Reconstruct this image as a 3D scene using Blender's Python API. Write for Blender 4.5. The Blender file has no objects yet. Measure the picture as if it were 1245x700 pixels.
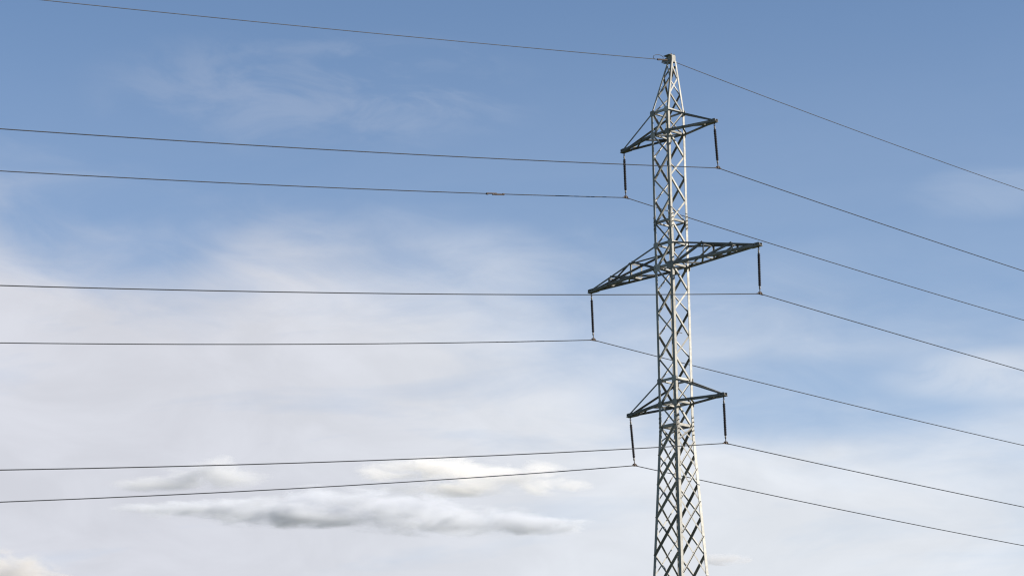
import bpy, bmesh, math, random
from mathutils import Vector, Matrix
R = math.radians
random.seed(7)
C = bpy.context.scene.collection
SC = bpy.context.scene

# ------------------------------------------------------------------ camera
CAM_Z = 1.65
PITCH, ROLL = 0.258068, 0.0114844
F_PX = math.exp(8.00231237)
cam_d = bpy.data.cameras.new('camera'); cam = bpy.data.objects.new('camera', cam_d); C.objects.link(cam)
cam_d.sensor_fit = 'HORIZONTAL'; cam_d.sensor_width = 36.0
cam_d.lens = F_PX / 1245.0 * 36.0
cam_d.clip_start = 0.1; cam_d.clip_end = 60000
fwd = Vector((0, math.cos(PITCH), math.sin(PITCH)))
rt0 = Vector((1, 0, 0)); up0 = rt0.cross(fwd)
rt = rt0 * math.cos(ROLL) - up0 * math.sin(ROLL)
up = rt0 * math.sin(ROLL) + up0 * math.cos(ROLL)
m = Matrix.Identity(4)
for i in range(3):
    m[i][0] = rt[i]; m[i][1] = up[i]; m[i][2] = -fwd[i]
m.translation = Vector((0, 0, CAM_Z))
cam.matrix_world = m
SC.camera = cam

# ------------------------------------------------------------------ light
SUN_AZ = R(102)          # compass azimuth, clockwise from +Y (camera heading)
SUN_EL = R(24)
SUN_STRENGTH = 5.0
SKY_STRENGTH = 0.0558
EXPOSURE = 1.5
VEIL_LEFT = (0.236, 0.242, 0.266)
VEIL_RIGHT = (0.270, 0.283, 0.304)
SC.view_settings.view_transform = 'Standard'
SC.view_settings.look = 'None'
SC.view_settings.gamma = 1.0
SC.view_settings.use_curve_mapping = False
SC.view_settings.exposure = EXPOSURE

sd = Vector((math.sin(SUN_AZ) * math.cos(SUN_EL), math.cos(SUN_AZ) * math.cos(SUN_EL), math.sin(SUN_EL)))
sun_d = bpy.data.lights.new('sun', 'SUN'); sun = bpy.data.objects.new('sun', sun_d); C.objects.link(sun)
sun_d.energy = SUN_STRENGTH; sun_d.angle = R(0.53); sun_d.color = (1.0, 0.93, 0.82)
sun.rotation_euler = sd.to_track_quat('Z', 'Y').to_euler()
sun.location = sd * 200


class NT:
    """tiny helper around a node tree"""
    def __init__(s, tree): s.t = tree; s.n = tree.nodes; s.l = tree.links
    def new(s, t, **kw):
        n = s.n.new(t)
        for k, v in kw.items(): setattr(n, k, v)
        return n
    def put(s, sock, v):
        if hasattr(v, 'is_linked'): s.l.new(v, sock)
        else: sock.default_value = v
    def math(s, op, a, b=0.0, c=0.0, clamp=False):
        n = s.new('ShaderNodeMath', operation=op, use_clamp=clamp)
        s.put(n.inputs[0], a); s.put(n.inputs[1], b); s.put(n.inputs[2], c)
        return n.outputs[0]
    def comb(s, x, y, z):
        n = s.new('ShaderNodeCombineXYZ'); s.put(n.inputs[0], x); s.put(n.inputs[1], y); s.put(n.inputs[2], z)
        return n.outputs[0]
    def noise(s, vec, scale=1.0, detail=4.0, rough=0.5, dist=0.0):
        n = s.new('ShaderNodeTexNoise'); s.put(n.inputs['Vector'], vec)
        n.inputs['Scale'].default_value = scale; n.inputs['Detail'].default_value = detail
        n.inputs['Roughness'].default_value = rough; n.inputs['Distortion'].default_value = dist
        return n.outputs['Fac']
    def smooth(s, v, a, b, lo=0.0, hi=1.0):
        n = s.new('ShaderNodeMapRange', interpolation_type='SMOOTHSTEP')
        s.put(n.inputs[0], v); s.put(n.inputs[1], a); s.put(n.inputs[2], b); s.put(n.inputs[3], lo); s.put(n.inputs[4], hi)
        return n.outputs[0]
    def mix(s, f, a, b):
        n = s.new('ShaderNodeMix', data_type='RGBA')
        s.put(n.inputs[0], f); s.put(n.inputs[6], a); s.put(n.inputs[7], b)
        return n.outputs[2]


w = bpy.data.worlds.new('World'); SC.world = w; w.use_nodes = True
W = NT(w.node_tree); W.n.clear()
sky = W.new('ShaderNodeTexSky', sky_type='NISHITA', sun_disc=False)
sky.sun_elevation = SUN_EL; sky.sun_rotation = SUN_AZ
sky.altitude = 200; sky.air_density = 0.8; sky.dust_density = 0.3; sky.ozone_density = 2.0
# thin high veil of cirrus, laid out by compass direction (degrees of azimuth and elevation)
tc = W.new('ShaderNodeTexCoord'); sx = W.new('ShaderNodeSeparateXYZ'); W.l.new(tc.outputs['Generated'], sx.inputs[0])
az = W.math('DEGREES', W.math('ARCTAN2', sx.outputs[0], sx.outputs[1]))
el = W.math('DEGREES', W.math('ARCSINE', sx.outputs[2]))
big = W.noise(W.comb(W.math('MULTIPLY', az, 0.11), W.math('MULTIPLY', el, 0.30), 3.1), 1.0, 3, 0.5, 0.4)
fine = W.noise(W.comb(W.math('MULTIPLY', az, 0.38), W.math('MULTIPLY', W.math('ADD', el, W.math('MULTIPLY', az, 0.10)), 0.95), 8.3), 1.0, 6, 0.58, 0.6)
def blob(a, e, ra, re):
    da = W.math('DIVIDE', W.math('SUBTRACT', az, a), ra); de = W.math('DIVIDE', W.math('SUBTRACT', el, e), re)
    d = W.math('ADD', W.math('MULTIPLY', da, da), W.math('MULTIPLY', de, de))
    return W.smooth(d, 0.0, 1.0, 1.0, 0.0)
h = W.math('SUBTRACT', el, W.math('SUBTRACT', 13.6, W.math('MULTIPLY', az, 0.20)))
h = W.math('ADD', h, W.math('MULTIPLY', W.math('SUBTRACT', big, 0.5), 3.6))
h = W.math('ADD', h, W.math('MULTIPLY', W.math('SUBTRACT', fine, 0.5), 2.6))
for a_, e_, ra_, re_, k_ in ((-3.0, 14.5, 5.5, 2.7, -1.6), (7.0, 12.0, 6.0, 1.3, 2.4), (1.0, 15.6, 3.0, 1.0, -0.6), (-10.0, 15.8, 4.0, 1.6, 1.2)):
    h = W.math('ADD', h, W.math('MULTIPLY', blob(a_, e_, ra_, re_), k_))
v = W.math('ADD', W.math('MULTIPLY', W.smooth(W.math('DIVIDE', h, W.math('ADD', 3.3, W.math("MULTIPLY", az, 0.09))), 1.0, -1.0), 0.96), W.math('MULTIPLY', W.smooth(el, 22.5, 14.5), 0.12))
streak = W.noise(W.comb(W.math('MULTIPLY', az, 0.16), W.math('MULTIPLY', W.math('SUBTRACT', el, W.math('MULTIPLY', az, 0.06)), 0.85), 21.7), 1.0, 5, 0.55, 0.5)
v = W.math('MULTIPLY', v, W.smooth(streak, 0.45, 0.75, 1.0, 0.78))
for a_, e_, ra_, re_, k_ in ((11.4, 12.4, 3.4, 0.75, 0.36), (11.6, 16.6, 2.4, 0.8, 0.12)):
    v = W.math('ADD', v, W.math('MULTIPLY', blob(a_, e_, ra_, re_), W.math('MULTIPLY', W.smooth(fine, 0.30, 0.62), k_)))
v = W.math('MINIMUM', v, 1.0)
wisp = W.math('MULTIPLY', blob(-4.8, 19.3, 6.5, 1.7), W.smooth(fine, 0.40, 0.70))
v = W.math('ADD', v, W.math('MULTIPLY', wisp, 0.16))
v = W.math('MULTIPLY', v, W.smooth(W.math('ABSOLUTE', az), 45.0, 22.0), clamp=True)   # the veil fills this part of the sky only
bg1 = W.new('ShaderNodeBackground'); W.l.new(sky.outputs[0], bg1.inputs[0]); bg1.inputs[1].default_value = SKY_STRENGTH
bg2 = W.new('ShaderNodeBackground'); W.put(bg2.inputs[0], W.mix(W.smooth(az, -9.0, 6.0), (*VEIL_LEFT, 1), (*VEIL_RIGHT, 1))); mott = W.noise(W.comb(W.math('MULTIPLY', az, 0.30), W.math('MULTIPLY', el, 0.62), 40.2), 1.0, 6, 0.55, 0.5)
W.put(bg2.inputs[1], W.smooth(mott, 0.30, 0.70, 0.965, 1.065))   # thicker and thinner veil
mx = W.new('ShaderNodeMixShader'); W.put(mx.inputs[0], v)
W.l.new(bg1.outputs[0], mx.inputs[1]); W.l.new(bg2.outputs[0], mx.inputs[2])
wo = W.new('ShaderNodeOutputWorld'); W.l.new(mx.outputs[0], wo.inputs['Surface'])

SC.cycles.filter_width = 1.2
SC.cycles.volume_bounces = 24
SC.cycles.max_bounces = 28
SC.cycles.volume_step_rate = 1.0


# ------------------------------------------------------------------ materials
def principled(name):
    mt = bpy.data.materials.new(name); mt.use_nodes = True
    t = NT(mt.node_tree)
    return mt, t, t.n['Principled BSDF']

def metal(name, c1, c2, rough=0.55, metallic=0.25, scale=9.0, rust=0.0, spec=0.05, vary=0.0):
    mt, t, b = principled(name)
    tc = t.new('ShaderNodeTexCoord')
    n1 = t.noise(tc.outputs['Object'], scale, 5, 0.6)
    n2 = t.noise(tc.outputs['Object'], scale * 0.16, 3, 0.5)
    f = t.math('ADD', t.math('MULTIPLY', n1, 0.6), t.math('MULTIPLY', n2, 0.4))
    col = t.mix(t.smooth(f, 0.36, 0.64), (*c1, 1), (*c2, 1))
    if vary:                                   # no two galvanised bars weather alike
        oi = t.new('ShaderNodeObjectInfo')
        hs = t.new('ShaderNodeHueSaturation')
        t.put(hs.inputs['Value'], t.smooth(oi.outputs['Random'], 0.0, 1.0, 1.0 - vary, 1.0 + vary)); t.put(hs.inputs['Color'], col)
        col = hs.outputs[0]
    if rust:
        n3 = t.noise(tc.outputs['Object'], scale * 0.7, 6, 0.7)
        col = t.mix(t.smooth(n3, 0.62, 0.78, 0.0, rust), col, (0.17, 0.085, 0.04, 1))
    t.put(b.inputs['Base Color'], col)
    b.inputs['Metallic'].default_value = metallic
    b.inputs['Specular IOR Level'].default_value = spec
    t.put(b.inputs['Roughness'], t.smooth(n1, 0.3, 0.7, rough - 0.08, rough + 0.12))
    bp = t.new('ShaderNodeBump'); bp.inputs['Strength'].default_value = 0.15; bp.inputs['Distance'].default_value = 0.004
    t.put(bp.inputs['Height'], n1); t.l.new(bp.outputs[0], b.inputs['Normal'])
    return mt

STEEL = metal('galvanised_steel', (0.175, 0.170, 0.158), (0.255, 0.250, 0.236), 0.8, 0.0, 9.0, 0.4, 0.05, 0.28)
STEEL_SHADED = metal('shaded_steel', (0.108, 0.105, 0.100), (0.165, 0.161, 0.153), 0.8, 0.0, 9.0, 0.5, 0.05, 0.22)  # cross-arm copy of the steel, base colour darkened to stand in for shade
BOLT = metal('bolt_steel', (0.05, 0.042, 0.03), (0.09, 0.078, 0.06), 0.6, 0.1, 30.0, 0.4)
HARDWARE = metal('rusty_hardware', (0.034, 0.027, 0.024), (0.058, 0.047, 0.042), 0.7, 0.2, 40.0, 0.3)
FITTING = metal('fitting_steel', (0.10, 0.095, 0.088), (0.16, 0.15, 0.14), 0.6, 0.1, 40.0)
WIRE = metal('aluminium_strand', (0.019, 0.021, 0.026), (0.029, 0.031, 0.037), 0.6, 0.1, 3.0)
GROUNDWIRE = metal('steel_strand', (0.030, 0.031, 0.036), (0.046, 0.047, 0.053), 0.6, 0.1, 3.0)
POLYMER = metal('dark_polymer', (0.012, 0.011, 0.013), (0.024, 0.021, 0.023), 0.45, 0.0, 20.0)
CONCRETE = metal('concrete', (0.28, 0.27, 0.25), (0.38, 0.37, 0.34), 0.9, 0.0, 6.0)

# ------------------------------------------------------------------ helpers
def obj(name, bm, mat, parent=None, smooth=False):
    bmesh.ops.recalc_face_normals(bm, faces=bm.faces)
    me = bpy.data.meshes.new(name); bm.to_mesh(me); bm.free()
    me.materials.append(mat)
    if smooth:
        for p in me.polygons: p.use_smooth = True
    o = bpy.data.objects.new(name, me); C.objects.link(o)
    if parent is not None: o.parent = parent
    return o

def tag(o, label, cat, group=None):
    o['label'] = label; o['category'] = cat
    if group: o['group'] = group
    return o

def empty(name, loc=(0, 0, 0), rz=0.0):
    o = bpy.data.objects.new(name, None); C.objects.link(o)
    o.location = loc; o.rotation_euler = (0, 0, rz); o.empty_display_size = 0.3
    return o

def prism(bm, pts0, pts1):
    """closed prism between two equal polygons"""
    a = [bm.verts.new(p) for p in pts0]; b = [bm.verts.new(p) for p in pts1]
    n = len(a)
    for i in range(n):
        bm.faces.new((a[i], a[(i + 1) % n], b[(i + 1) % n], b[i]))
    bm.faces.new(a[::-1]); bm.faces.new(b)

def angle(bm, p, q, d1, d2, b1, b2=None, t=0.008):
    """an L-section steel angle from p to q; heel on the line, one flange along d1, one along d2"""
    p = Vector(p); q = Vector(q); b2 = b2 or b1
    ax = (q - p).normalized()
    d1 = Vector(d1); d1 = (d1 - ax * d1.dot(ax)).normalized()
    d2 = Vector(d2); d2 = d2 - ax * d2.dot(ax); d2 = (d2 - d1 * d2.dot(d1)).normalized()
    prof = [(0, 0), (b1, 0), (b1, t), (t, t), (t, b2), (0, b2)]
    prism(bm, [p + d1 * x + d2 * y for x, y in prof], [q + d1 * x + d2 * y for x, y in prof])

def plate(bm, c, e1, e2, w, h, t=0.008, cut=0.25):
    """a gusset plate with clipped corners, centred at c, in the plane e1/e2"""
    c = Vector(c); e1 = Vector(e1).normalized(); e2 = Vector(e2); e2 = (e2 - e1 * e2.dot(e1)).normalized()
    n = e1.cross(e2)
    k = cut
    o2 = [(-1, -1 + k), (-1 + k, -1), (1 - k, -1), (1, -1 + k), (1, 1 - k), (1 - k, 1), (-1 + k, 1), (-1, 1 - k)]
    pts = [c + e1 * x * w / 2 + e2 * y * h / 2 for x, y in o2]
    prism(bm, [q - n * t / 2 for q in pts], [q + n * t / 2 for q in pts])

def cyl(bm, p, q, r, n=8, r2=None):
    p = Vector(p); q = Vector(q); ax = (q - p).normalized()
    a = ax.orthogonal().normalized(); b = ax.cross(a); r2 = r if r2 is None else r2
    an = [2 * math.pi * i / n for i in range(n)]
    prism(bm, [p + (a * math.cos(x) + b * math.sin(x)) * r for x in an], [q + (a * math.cos(x) + b * math.sin(x)) * r2 for x in an])

def tube(bm, pts, r, n=6):
    rings = []
    for i, p in enumerate(pts):
        d = (pts[min(i + 1, len(pts) - 1)] - pts[max(i - 1, 0)]).normalized()
        a = d.cross(Vector((0, 0, 1)))
        a = a.normalized() if a.length > 1e-4 else Vector((1, 0, 0))
        b = d.cross(a)
        rings.append([bm.verts.new(p + (a * math.cos(2 * math.pi * k / n) + b * math.sin(2 * math.pi * k / n)) * r) for k in range(n)])
    for r0, r1 in zip(rings, rings[1:]):
        for k in range(n): bm.faces.new((r0[k], r0[(k + 1) % n], r1[(k + 1) % n], r1[k]))
    bm.faces.new(rings[0][::-1]); bm.faces.new(rings[-1])

def lathe(bm, prof, n=16):
    rings = [[bm.verts.new((r * math.cos(2 * math.pi * k / n), r * math.sin(2 * math.pi * k / n), z)) for k in range(n)] for r, z in prof]
    for r0, r1 in zip(rings, rings[1:]):
        for k in range(n): bm.faces.new((r0[k], r0[(k + 1) % n], r1[(k + 1) % n], r1[k]))
    bm.faces.new(rings[0]); bm.faces.new(rings[-1][::-1])

# ------------------------------------------------------------------ ground
gm, t, b = principled('meadow_grass')
tcg = t.new('ShaderNodeTexCoord')
ng = t.noise(tcg.outputs['Object'], 0.6, 8, 0.65); ng2 = t.noise(tcg.outputs['Object'], 0.02, 4, 0.5)
cg = t.mix(ng, (0.025, 0.04, 0.013, 1), (0.05, 0.07, 0.025, 1))
cg = t.mix(t.smooth(ng2, 0.45, 0.7, 0, 0.6), cg, (0.08, 0.07, 0.035, 1))
t.put(b.inputs['Base Color'], cg); b.inputs['Roughness'].default_value = 0.95
bp = t.new('ShaderNodeBump'); bp.inputs['Strength'].default_value = 0.6; bp.inputs['Distance'].default_value = 0.1
t.put(bp.inputs['Height'], ng); t.l.new(bp.outputs[0], b.inputs['Normal'])
bm = bmesh.new()
G = 20000
rs = [0, 40, 120, 400, 1500, 6000, G]
prev = [bm.verts.new((0, 0, 0))]
for r in rs[1:]:
    cur = [bm.verts.new((r * math.cos(k * math.pi / 24), r * math.sin(k * math.pi / 24), 0)) for k in range(48)]
    for k in range(48):
        if len(prev) == 1: bm.faces.new((prev[0], cur[k], cur[(k + 1) % 48]))
        else: bm.faces.new((prev[k], cur[k], cur[(k + 1) % 48], prev[(k + 1) % 48]))
    prev = cur
g = obj('ground', bm, gm); g['kind'] = 'structure'

# ------------------------------------------------------------------ tower
TX, TY = 4.60509, 68.13335
ANG = 0.828479                      # arm direction: towards the camera on the right
H = 2.0 / 3.0                       # lattice level spacing
Z0 = 14.51779 + CAM_Z               # lower cross-arm bottom
TIPK = -0.0539
ARM = {0: 1.8995, 6: 3.3978, 12: 1.8970}
W0 = 0.6915
ZJ = Z0 - 1.0 * H                   # where the taper begins
TAPER = 0.0958
KTOP = 15.43
PEAK = (0.12, 0.115)
ROT = -ANG
tower = empty('transmission_tower', (TX, TY, 0), ROT)
tag(tower, 'tall galvanised steel lattice pylon with three cross-arms on each side', 'pylon')
# tower-local axes: x = along the cross-arms (right, near), y = along the line (right, far)
def zk(k): return Z0 + k * H
def width(z):
    if z <= ZJ: return W0 + (ZJ - z) * TAPER
    z13 = zk(13)
    if z <= z13: return W0
    return W0 + (0.18 - W0) * (z - z13) / (zk(KTOP) - z13)
def off(z):
    z13 = zk(13)
    if z <= z13: return (0, 0)
    f = (z - z13) / (zk(KTOP) - z13); return (PEAK[0] * f, PEAK[1] * f)
SG = [(-1, -1), (1, -1), (1, 1), (-1, 1)]       # leg corners in order round the body
def corner(i, z):
    s = SG[i % 4]; h = width(z) / 2; o = off(z)
    return Vector((s[0] * h + o[0], s[1] * h + o[1], z))
FN = [Vector((0, -1, 0)), Vector((1, 0, 0)), Vector((0, 1, 0)), Vector((-1, 0, 0))]   # outward normal of face i (corner i to i+1)

# legs
for i in range(4):
    s = SG[i]
    dx = Vector((-s[0], 0, 0)); dy = Vector((0, -s[1], 0))
    bm = bmesh.new()
    for za, zb, bb in ((0.35, ZJ, 0.098), (ZJ, zk(8) + 0.1, 0.086), (zk(8) + 0.1, zk(13), 0.077), (zk(13), zk(KTOP), 0.055)):
        angle(bm, corner(i, za), corner(i, zb), dx, dy, bb, t=0.010)
    leg = obj('leg', bm, STEEL, tower)
    # bolted splices and base
    for zs, hh in ((ZJ + 0.02, 0.62), (zk(8), 0.46)):
        for d, n in ((dx, -dy), (dy, -dx)):
            bm = bmesh.new()
            c = corner(i, zs) + d * 0.05 + n * 0.006
            plate(bm, c, d, (0, 0, 1), 0.085, hh, 0.010, 0.08)
            obj('splice_plate', bm, STEEL, leg)
            nb = 5 if hh > 0.5 else 4
            for k in range(nb):
                z = -hh / 2 + hh * (k + 0.5) / nb
                q = c + Vector((0, 0, z))
                bm = bmesh.new(); cyl(bm, q - n * 0.02, q + n * 0.05, 0.014, 6)
                obj('bolt', bm, BOLT, leg)
    bm = bmesh.new()
    c = corner(i, 0.35)
    cyl(bm, (c.x * 1.0, c.y * 1.0, -0.3), (c.x, c.y, 0.35), 0.42, 4, 0.26)
    obj('concrete_footing', bm, CONCRETE, tower)

# bracing
def brace(i, ia, za, ib, zb, size, mode, name='diagonal_brace', bm=None, inset=0.014, mat=None):
    """one diagonal in face i from corner ia to corner ib"""
    p = corner(ia, za); q = corner(ib, zb); n = FN[i % 4]
    e = (corner((i + 1) % 4, za) - corner(i, za)).normalized()
    sgn = lambda c: 1 if c % 4 == i % 4 else -1
    ins_ = 0.062 if mode.startswith('out') else 0.045
    p = p + e * sgn(ia) * ins_; q = q + e * sgn(ib) * ins_
    ax = (q - p).normalized(); perp = n.cross(ax).normalized()
    if perp.z < 0: perp = -perp            # perp points up, in the face plane
    own = bm is None
    if own: bm = bmesh.new()
    half = size * 0.5
    if mode == 'in_top':    o, d1, d2 = -n * inset + perp * half, -perp, -n
    elif mode == 'in_low':  o, d1, d2 = -n * inset - perp * half, perp, -n
    elif mode == 'out_top': o, d1, d2 = n * 0.003 + perp * half, -perp, n
    else:                   o, d1, d2 = n * 0.003 - perp * half, perp, n
    angle(bm, p + o, q + o, d1, d2, size, size, 0.006)
    if own: return obj(name, bm, mat or STEEL, tower)

MODE_UP = ['in_low', 'in_low', 'in_top', 'in_top']
levels = list(range(-1, 14))
for i in range(4):
    for k in range(-1, 13):
        # corner i carries the even levels of face i, corner i+1 the odd ones
        ca, cb = (i, i + 1) if k % 2 == 0 else (i + 1, i)
        brace(i, ca, zk(k), cb, zk(k + 1), 0.051, MODE_UP[i])
    # peak
    zs = [zk(13), zk(13.83), zk(14.62), zk(15.2)]
    for j in range(3):
        ca, cb = (i + 1, i) if j % 2 == 0 else (i, i + 1)
        brace(i, ca, zs[j], cb, zs[j + 1], 0.043, MODE_UP[i])

# lower, tapering part: crossed diagonals, the panels of neighbouring faces staggered
LA = [ZJ, 14.685, 13.85, 12.92, 11.865, 10.70, 9.42, 8.02, 6.48, 4.80, 2.95, 0.75]
LB = [ZJ, 15.10, 14.33, 13.40, 12.42, 11.31, 10.09, 8.75, 7.28, 5.67, 3.90, 2.0, 0.6]
rest = bmesh.new()
for i in range(4):
    L = LA if i % 2 == 0 else LB
    for j in range(len(L) - 1):
        za, zb = L[j + 1], L[j]
        vis = za > 11.4
        big, small = (0.058, 0.046) if i % 2 == 0 else (0.042, 0.038)
        for kind in (0, 1):
            # kind 0 rises from corner i to i+1
            ca, cb = (i, i + 1) if kind == 0 else (i + 1, i)
            if i == 0: sz, md = (big, 'out_top') if kind == 0 else (small, 'in_top')
            elif i == 1: sz, md = (small, 'out_low') if kind == 0 else (small, 'in_top')
            elif i == 2: sz, md = (small, 'out_top') if kind == 0 else (big, 'in_top')
            else: sz, md = (small, 'in_top') if kind == 0 else (small, 'out_low')
            if vis: brace(i, ca, za, cb, zb, sz, md)
            else: brace(i, ca, za, cb, zb, sz, md, bm=rest)
ro = obj('lower_bracing', rest, STEEL, tower); ro['kind'] = 'stuff'

# horizontal rings
def ring(k, size=0.06):
    z = zk(k)
    for i in range(4):
        n = FN[i]; p = corner(i, z); q = corner(i + 1, z); e = (q - p).normalized()
        bm = bmesh.new()
        angle(bm, p + e * 0.012 - n * 0.030, q - e * 0.012 - n * 0.030, (0, 0, 1), -n, size, size, 0.007)
        obj('horizontal_brace', bm, STEEL, tower)
def diaphragm(k):
    z = zk(k) - 0.012
    bm = bmesh.new()
    p, q = corner(0, z), corner(2, z); d = (q - p).normalized()
    angle(bm, p + d * 0.06, q - d * 0.06, d.cross(Vector((0, 0, 1))), (0, 0, 1), 0.05, 0.05, 0.006)
    obj('plan_brace', bm, STEEL, tower)
for k in (-1, 0, 1, 6, 7, 8, 12, 13): ring(k, 0.075 if k == -1 else 0.06)
for k in (-1, 0, 6, 12): diaphragm(k)

# gusset plates at the arm joints
def gusset(i, k, w_, h_, mat=STEEL):
    z = zk(k)
    s = SG[i]; bm = bmesh.new()
    c = corner(i, z)
    plate(bm, c + Vector((-s[0] * w_ * 0.35, s[1] * 0.007, 0)), (1, 0, 0), (0, 0, 1), w_, h_, 0.008)
    obj('gusset_plate', bm, mat, tower)
for i in range(4):
    for k in (0, 1, 12, 13): gusset(i, k, 0.17, 0.17)
    gusset(i, 6, 0.25, 0.21); gusset(i, 7, 0.18, 0.16)

# cross-arms
def cross_arm(side, kb):
    A = ARM[kb]; zb, zt = zk(kb), zk(kb + 1)
    ia, ib = (1, 2) if side > 0 else (0, 3)          # near-side leg, far-side leg (by line direction)
    X = Vector((side, 0, 0))
    tip = Vector((side * A, 0, zk(kb + TIPK)))
    big = kb == 6
    cs = 0.074 if big else 0.068
    bm = bmesh.new()
    rootb, roott, tipb, tipt = {}, {}, {}, {}
    for i in (ia, ib):
        sy = SG[i][1]
        rootb[i] = corner(i, zb) + Vector((-side * 0.03, sy * 0.012, -0.012)); roott[i] = corner(i, zt) + Vector((-side * 0.02, sy * 0.012, 0))
        tipb[i] = tip + Vector((0, sy * 0.045, -0.02)); tipt[i] = tip + Vector((-side * 0.02, sy * 0.040, 0.035))
        angle(bm, rootb[i], tipb[i], (0, -sy, 0), (0, 0, 1), cs, cs, 0.009)
    # tip plates
    plate(bm, tip + Vector((-side * 0.16, 0, -0.028)), (1, 0, 0), (0, 1, 0), 0.40, 0.15, 0.010, 0.2)
    for sy in (-1, 1):
        plate(bm, tip + Vector((-side * 0.14, sy * 0.056, 0.028)), (1, 0, 0), (0, 0, 1), 0.32, 0.095, 0.009, 0.3)
    arm = obj('cross_arm', bm, STEEL_SHADED, tower)
    for dx in (0.02, 0.10, 0.18):
        bo = bmesh.new()
        q = tip + Vector((-side * dx, 0, 0.03)); cyl(bo, q - Vector((0, 0.085, 0)), q + Vector((0, 0.085, 0)), 0.013, 6)
        obj('bolt', bo, BOLT, arm)
    bm = bmesh.new()                                   # hanger shackle under the tip
    q = tip + Vector((-side * 0.07, 0, -0.03))
    cyl(bm, q + Vector((0, 0, 0.01)), q + Vector((0, 0, -0.055)), 0.016, 8)
    obj('hanger_lug', bm, HARDWARE, arm)
    for i in (ia, ib):
        sy = SG[i][1]
        bm = bmesh.new()
        ts = 0.050 if big else 0.046
        angle(bm, roott[i], tipt[i], (0, -sy, 0), (0, 0, -1), ts, ts, 0.007)
        obj('top_chord', bm, STEEL_SHADED, arm)
    def pb(i, f): return rootb[i].lerp(tipb[i], f)
    def ptp(i, f): return roott[i].lerp(tipt[i], f)
    UP = Vector((0, 0, 1))
    def member(name, p, q, d1, d2, s):
        bm = bmesh.new(); angle(bm, p, q, d1, d2, s, s, 0.006); obj(name, bm, STEEL_SHADED, arm)
    if big:
        st = (0.36, 0.69)
        for i in (ia, ib):
            sy = SG[i][1]; Y = Vector((0, sy, 0)); inn = -Y * 0.012
            for f in st:
                member('post', pb(i, f) + inn, ptp(i, f) + inn, X, -Y, 0.048)
            member('diagonal_strut', pb(i, 0.02) + inn * 2.2, ptp(i, st[0]) + inn * 2.2, UP, -Y, 0.058)
            member('diagonal_strut', pb(i, st[0]) + inn * 2.2, ptp(i, st[1]) + inn * 2.2, UP, -Y, 0.052)
        for f in st:
            member('cross_strut', pb(ia, f) + UP * 0.012, pb(ib, f) + UP * 0.012, X, UP, 0.05)
            member('cross_strut', ptp(ia, f) - UP * 0.012, ptp(ib, f) - UP * 0.012, X, -UP, 0.045)
        fs = [0.03, 0.18, 0.36, 0.52, 0.69, 0.82]
        for j in range(5):
            a_, b_ = (ia, ib) if j % 2 == 0 else (ib, ia)
            member('plan_strut', pb(a_, fs[j]) + UP * 0.022, pb(b_, fs[j + 1]) + UP * 0.022, X, UP, 0.048)
        fs = [0.03, 0.36, 0.69]
        for j in range(2):
            a_, b_ = (ib, ia) if j % 2 == 0 else (ia, ib)
            member('plan_strut', ptp(a_, fs[j]) - UP * 0.022, ptp(b_, fs[j + 1]) - UP * 0.022, X, -UP, 0.042)
    else:
        f1, f2 = 0.30, 0.68
        member('cross_strut', pb(ia, f2) + UP * 0.012, pb(ib, f2) + UP * 0.012, X, UP, 0.05)
        member('plan_strut', pb(ib, 0.04) + UP * 0.020, pb(ia, f1) + UP * 0.020, X, UP, 0.05)
        member('plan_strut', pb(ia, f1) + UP * 0.026, pb(ib, f2) + UP * 0.026, X, UP, 0.05)
    return arm, tip
tips = {}
for kb in (12, 6, 0):
    for side in (-1, 1):
        tips[(kb, side)] = cross_arm(side, kb)[1]

# peak head: boxed bracket that carries the earth wire
zt = zk(KTOP); o = off(zt)
bm = bmesh.new()
c = Vector((o[0], o[1], zt))
hw = 0.080
for n, e in ((Vector((1, 0, 0)), Vector((0, 1, 0))), (Vector((-1, 0, 0)), Vector((0, 1, 0))), (Vector((0, 1, 0)), Vector((1, 0, 0))), (Vector((0, -1, 0)), Vector((1, 0, 0)))):
    plate(bm, c + n * hw + Vector((0, 0, 0.06)), e, (0, 0, 1), 2 * hw - 0.012, 0.20, 0.010, 0.03)
plate(bm, c + Vector((-0.05, -0.05, 0.168)), (1, 0, 0), (0, 1, 0), 0.26, 0.25, 0.012, 0.12)
for sx_ in (-0.060, 0.060):
    prof = [(-0.10, 0.155), (-0.34, 0.09), (-0.36, 0.045), (-0.10, -0.03)]
    prism(bm, [c + Vector((y, sx_ - 0.005, z)) for y, z in prof], [c + Vector((y, sx_ + 0.005, z)) for y, z in prof])
prof = [(-0.36, 0.040), (-0.36, 0.030), (-0.105, -0.050), (-0.105, -0.040)]
prism(bm, [c + Vector((y, -0.068, z)) for y, z in prof], [c + Vector((y, 0.068, z)) for y, z in prof])
head = obj('earth_wire_bracket', bm, STEEL, tower)
for dx, dy in ((0.05, 0.05), (-0.05, 0.05), (0.05, -0.07)):
    bm = bmesh.new()
    q = c + Vector((dx, dy, 0.17)); cyl(bm, q, q + Vector((0, 0, 0.045)), 0.016, 6)
    obj('bolt', bm, BOLT, head)
# a short loose step bolt on the near leg
bm = bmesh.new(); q = corner(1, zk(3.05))
cyl(bm, q + Vector((-0.03, 0.02, 0.0)), q + Vector((0.02, 0.30, -0.03)), 0.010, 6)
obj('step_bolt', bm, BOLT, tower)

# ------------------------------------------------------------------ insulators
M3 = Matrix.Rotation(ROT, 4, 'Z'); M3.translation = Vector((TX, TY, 0))
def world(p): return M3 @ Vector(p)
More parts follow.
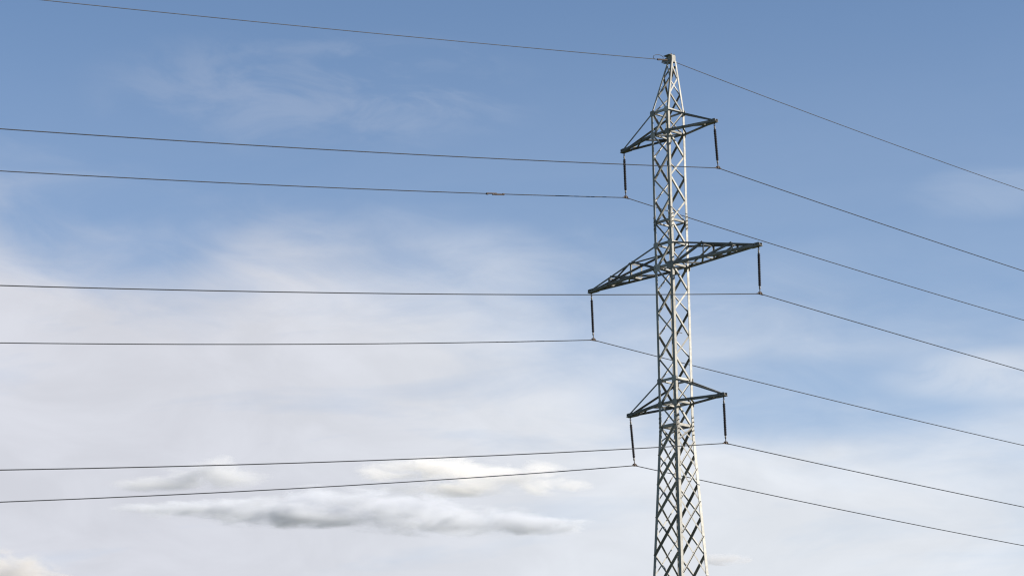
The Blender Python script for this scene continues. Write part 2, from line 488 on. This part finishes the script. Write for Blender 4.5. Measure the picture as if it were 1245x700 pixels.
# hang point (tower local) and clamp point (tower local), fitted to the photograph's strings
STR = {
 (12, 1): (0.0942, 1.3747), (12, -1): (0.0298, 1.4214), (6, 1): (-0.0128, 1.3931), (6, -1): (0.0447, 1.4597),
 (0, 1): (0.0283, 1.3518), (0, -1): (0.1301, 1.4289)}
WHERE = {12: 'top', 6: 'long middle', 0: 'bottom'}
SIDE = {1: 'right', -1: 'left'}
CLAMPS = {}
LEN = 1.33
def make_insulator():
    root = empty('insulator_string')
    # built hanging down from the origin
    bm = bmesh.new(); prof = [(0.016, -0.165)]
    z = -0.175; k = 0
    while z > -LEN + 0.235:
        r = 0.044 if k % 2 == 0 else 0.037
        prof += [(0.027, z), (r, z - 0.010), (r, z - 0.014), (0.027, z - 0.020)]
        z -= 0.026; k += 1
    zend = z
    prof += [(0.016, zend - 0.005)]
    lathe(bm, prof, 14); obj('shed_rod', bm, POLYMER, root, False)
    for za, zb in ((-0.075, -0.165), (zend - 0.005, zend - 0.085)):
        bm = bmesh.new(); lathe(bm, [(0.010, za), (0.024, za - 0.008), (0.026, (za + zb) / 2), (0.022, zb + 0.006), (0.014, zb)], 12)
        obj('end_fitting', bm, FITTING, root, True)
    bm = bmesh.new(); cyl(bm, (0, 0, -0.05), (0, 0, -0.085), 0.012, 8)
    for s in (-1, 1): cyl(bm, (s * 0.018, 0, -0.004), (s * 0.018, 0, -0.055), 0.008, 6)
    cyl(bm, (-0.030, 0, -0.045), (0.030, 0, -0.045), 0.009, 6)
    obj('shackle', bm, HARDWARE, root)
    bm = bmesh.new(); cyl(bm, (0, 0, zend - 0.08), (0, 0, -LEN + 0.05), 0.013, 8)
    obj('eye_link', bm, HARDWARE, root)
    # suspension clamp: boat shaped trough along the wire (local y)
    bm = bmesh.new()
    secs = [(-0.13, 0.014, -0.022, -0.004), (-0.07, 0.024, -0.018, 0.012), (-0.03, 0.030, -0.018, 0.055), (0.03, 0.030, -0.018, 0.055), (0.07, 0.024, -0.018, 0.012), (0.13, 0.014, -0.022, -0.004)]
    rings = []
    for y, hx, z0_, z1_ in secs:
        rings.append([bm.verts.new((a * hx, y, -LEN + zz)) for a, zz in ((-1, z0_), (1, z0_), (1, z1_), (-1, z1_))])
    for r0, r1 in zip(rings, rings[1:]):
        for k in range(4): bm.faces.new((r0[k], r0[(k + 1) % 4], r1[(k + 1) % 4], r1[k]))
    bm.faces.new(rings[0][::-1]); bm.faces.new(rings[-1])
    for s in (-1, 1): cyl(bm, (0.036, s * 0.04, -LEN - 0.03), (0.036, s * 0.04, -LEN + 0.03), 0.010, 6)
    obj('suspension_clamp', bm, HARDWARE, root)
    return root
def copy_tree(o, parent=None):
    c = o.copy(); C.objects.link(c)
    if parent is not None: c.parent = parent
    for ch in o.children: copy_tree(ch, c)
    return c
proto = None
for (kb, s), (sw, drop) in STR.items():
    tip = tips[(kb, s)]
    hang = world((tip.x - s * 0.07, 0, tip.z - 0.075))
    clamp = world((tip.x - s * 0.07, sw, tip.z - drop))
    CLAMPS[(kb, s)] = clamp
    if proto is None: proto = ins = make_insulator()
    else: ins = copy_tree(proto)
    d = (hang - clamp); L = d.length
    zax = d.normalized(); yl = Vector((math.sin(ANG), math.cos(ANG), 0)); xax = yl.cross(zax).normalized(); yax = zax.cross(xax)
    mm = Matrix.Identity(4)
    for r in range(3): mm[r][0] = xax[r]; mm[r][1] = yax[r]; mm[r][2] = zax[r] * (L / LEN)
    mm.translation = hang
    ins.matrix_world = mm
    tag(ins, 'dark ribbed insulator string hanging from the %s tip of the %s cross-arm' % (SIDE[s], WHERE[kb]), 'insulator', 'insulator strings under the cross-arm tips')

# ------------------------------------------------------------------ wires
UL = Vector((math.cos(ANG), -math.sin(ANG), 0)); VL = Vector((math.sin(ANG), math.cos(ANG), 0))
OFFL, OFFR = R(3.734), R(4.977)
SAG = {'shield': ((0.1519, 0.00037), (0.0990, 0.00105)),
 (12, 1): ((0.1625, 0.00066), (0.0872, 0.00055)), (12, -1): ((0.1621, 0.00072), (0.0823, 0.00063)),
 (6, 1): ((0.1636, 0.00074), (0.0770, 0.00041)), (6, -1): ((0.1620, 0.00084), (0.0693, 0.00063)),
 (0, 1): ((0.1607, 0.00086), (0.0571, 0.00051)), (0, -1): ((0.1708, 0.00092), (0.0668, 0.00075))}
def wire_point(p, side, t, key):
    a = OFFL if side < 0 else OFFR
    s, k = SAG[key][0 if side < 0 else 1]
    q = p + (VL * math.cos(a) + UL * math.sin(a)) * (side * t)
    return Vector((q.x, q.y, p.z - s * t + k * t * t))
def wire(name, p, key, r, mat):
    bm = bmesh.new()
    ts = [0, 0.05, 0.12, 0.25, 0.5, 1, 1.5, 2, 3] + [4 + 2 * i for i in range(22)] + [50 + 5 * i for i in range(29)]
    spl = SAG[key][0][0] / SAG[key][0][1]; spr = SAG[key][1][0] / SAG[key][1][1]
    left = [wire_point(p, -1, t, key) for t in ts if t <= spl][::-1]
    right = [wire_point(p, 1, t, key) for t in ts if t <= spr]
    tube(bm, left[:-1] + right, r, 8)
    return obj(name, bm, mat, None, True)
for (kb, s), p in CLAMPS.items():
    wo_ = wire('conductor', p, (kb, s), 0.0128, WIRE)
    extra = ', with splice' if (kb, s) == (12, -1) else ''
    tag(wo_, 'bare power line clamped under the %s tip of the %s cross-arm%s' % (SIDE[s], WHERE[kb], extra), 'power line', 'six conductors strung below the cross-arms')
    if (kb, s) == (12, -1):
        bm = bmesh.new()
        TS = 4.92                            # metres from the clamp
        P = lambda t, dz: wire_point(p, -1, t, (kb, s)) + Vector((0, 0, dz))
        cyl(bm, P(TS - 0.31, -0.016), P(TS + 0.10, -0.018), 0.021, 8); cyl(bm, P(TS - 0.05, 0.014), P(TS + 0.31, 0.012), 0.019, 8)
        for t in (TS - 0.29, TS, TS + 0.29): cyl(bm, P(t - 0.03, -0.004), P(t + 0.03, -0.004), 0.030, 8)
        obj('splice_sleeve', bm, HARDWARE, wo_)
pk = world((o[0] - 0.03, o[1] - 0.02, zt + 0.030))
sh = wire('earth_wire', pk, 'shield', 0.0105, GROUNDWIRE)
tag(sh, 'thin earth wire running over the very top of the pylon, above all other wires', 'power line')
bm = bmesh.new()
along = (wire_point(pk, -1, 0.6, 'shield') - wire_point(pk, -1, 0.2, 'shield')).normalized()
pts = []
for k in range(29):
    a = R(-100 + 330 * k / 28)
    pts.append(pk + along * (0.50 - 0.20 * math.sin(a + R(90)) * 1.0) + Vector((0, 0, 0.055 + 0.085 * math.sin(a))) + UL * 0.01)
tube(bm, pts, 0.0085, 6)
obj('jumper_loop', bm, GROUNDWIRE, sh, True)
bm = bmesh.new()
cyl(bm, wire_point(pk, -1, 0.14, 'shield'), wire_point(pk, -1, 0.52, 'shield'), 0.026, 8)
cyl(bm, pk + Vector((0, 0, -0.02)), pk + Vector((0, 0, 0.10)), 0.022, 8)
obj('wire_clamp', bm, HARDWARE, sh)

# ------------------------------------------------------------------ clouds
def direction(px, py):
    u = (px - 622.5) / F_PX; v_ = (350 - py) / F_PX
    return (fwd + rt * u + up * v_)
def cloud_material(name, lobes, depth, dens, seed, thr, nscale, colour):
    """vapour gathered in a few flat lobes (x, z, half length, half height, in metres) and torn by noise"""
    mt = bpy.data.materials.new(name); mt.use_nodes = True
    t = NT(mt.node_tree); t.n.clear()
    tc = t.new('ShaderNodeTexCoord'); s = t.new('ShaderNodeSeparateXYZ'); t.l.new(tc.outputs['Object'], s.inputs[0])
    fall = None
    for lx, lz, la, lc in lobes:
        x = t.math('DIVIDE', t.math('SUBTRACT', s.outputs[0], lx), la)
        y = t.math('DIVIDE', s.outputs[1], la * depth)
        z = t.math('DIVIDE', t.math('SUBTRACT', s.outputs[2], lz), lc)
        z = t.math('MULTIPLY', z, t.smooth(z, -0.1, 0.1, 1.35, 1.0))
        d = t.math('ADD', t.math('ADD', t.math('MULTIPLY', x, x), t.math('MULTIPLY', y, y)), t.math('MULTIPLY', z, z))
        f = t.math('SUBTRACT', 1.0, t.math('SQRT', d))
        fall = f if fall is None else t.math('SMOOTH_MAX', fall, f, 0.15)
    vec = t.comb(t.math('ADD', t.math('MULTIPLY', s.outputs[0], 0.36), seed * 913.0), t.math('MULTIPLY', s.outputs[1], 0.6), s.outputs[2])
    n = t.noise(vec, nscale, 8, 0.62, 0.5)
    f = t.math('ADD', t.math('MULTIPLY', fall, 0.8), t.math('MULTIPLY', t.math('SUBTRACT', n, 0.5), 3.3))
    f = t.math('MULTIPLY', t.smooth(f, thr, thr + 0.75), t.smooth(fall, 0.0, 0.25))
    pv = t.new('ShaderNodeVolumePrincipled'); pv.inputs['Color'].default_value = (*colour, 1)
    pv.inputs['Anisotropy'].default_value = 0.0
    t.put(pv.inputs['Density'], t.math('MULTIPLY', f, dens))
    out = t.new('ShaderNodeOutputMaterial'); t.l.new(pv.outputs[0], out.inputs['Volume'])
    return mt
def cloud(label, px, py, lobes, dist, dens, seed, thr=0.10, depth=0.5, npx=22, colour=(0.62, 0.62, 0.65)):
    """lobes given as apparent sizes (1/1245 of the frame width) about the cloud's centre"""
    d = direction(px, py); pos = Vector((0, 0, CAM_Z)) + d * dist
    k = dist / F_PX
    L = [(a * k, b_ * k, c_ * k, e * k) for a, b_, c_, e in lobes]
    x0 = min(a - c_ for a, b_, c_, e in L); x1 = max(a + c_ for a, b_, c_, e in L)
    bm = bmesh.new(); N, Mr = 28, 16; rings = []
    for i in range(N + 1):
        x = x0 + (x1 - x0) * (0.5 - 0.5 * math.cos(math.pi * (i + 0.02) / (N + 0.04)))
        tops, bots, ys = [], [], []
        for a, b_, c_, e in L:
            q = 1 - ((x - a) / c_) ** 2
            if q > 0: tops.append(b_ + e * math.sqrt(q)); bots.append(b_ - e * 0.75 * math.sqrt(q)); ys.append(c_ * depth * math.sqrt(q))
        zt_, zb_, yy = max(tops), min(bots), max(ys)
        zc, hz = (zt_ + zb_) / 2, (zt_ - zb_) / 2
        rings.append([bm.verts.new((x, yy * math.cos(2 * math.pi * j / Mr), zc + hz * math.sin(2 * math.pi * j / Mr))) for j in range(Mr)])
    for r0, r1 in zip(rings, rings[1:]):
        for j in range(Mr): bm.faces.new((r0[j], r0[(j + 1) % Mr], r1[(j + 1) % Mr], r1[j]))
    bm.faces.new(rings[0][::-1]); bm.faces.new(rings[-1])
    ob = obj('cloud', bm, cloud_material('cloud_vapour', L, depth, dens, seed, thr, 1.0 / (npx * k), colour))
    ob.location = pos
    tag(ob, label, 'cloud', 'small low clouds')
    return ob
CD = 5000.0
cloud('longest flat cloud with a grey base, low in the sky left of the pylon', 420, 622,
      [(-170, 4, 130, 13), (-60, -2, 150, 24), (-10, 14, 90, 26), (60, 2, 110, 24), (140, -16, 150, 22), (225, -20, 90, 17)], CD, 0.032, 1.0, colour=(0.64, 0.66, 0.715))
cloud('cream cloud with a bright tapering right end, just above the longest cloud', 575, 577,
      [(-40, 4, 120, 20), (45, -2, 100, 26), (90, -16, 62, 16), (-20, -18, 110, 13)], CD * 1.15, 0.020, 2.3, colour=(0.80, 0.79, 0.79))
cloud('small grey cloud with a puffy top, left above the longest cloud', 235, 582,
      [(-45, -6, 65, 14), (25, 2, 80, 24), (40, 10, 32, 22)], CD * 1.1, 0.020, 3.7, 0.02, colour=(0.66, 0.67, 0.70))
cloud('creamy cloud cut off by the lower left corner', 5, 703, [(-10, 0, 90, 42), (40, -6, 62, 30)], CD * 0.9, 0.024, 5.2, 0.04, colour=(0.66, 0.63, 0.60))
cloud('tiny pale cloud low beside the right of the pylon', 882, 680, [(0, 0, 40, 10), (14, 2, 24, 9)], CD * 1.2, 0.026, 6.6, 0.02, 0.8, 14)
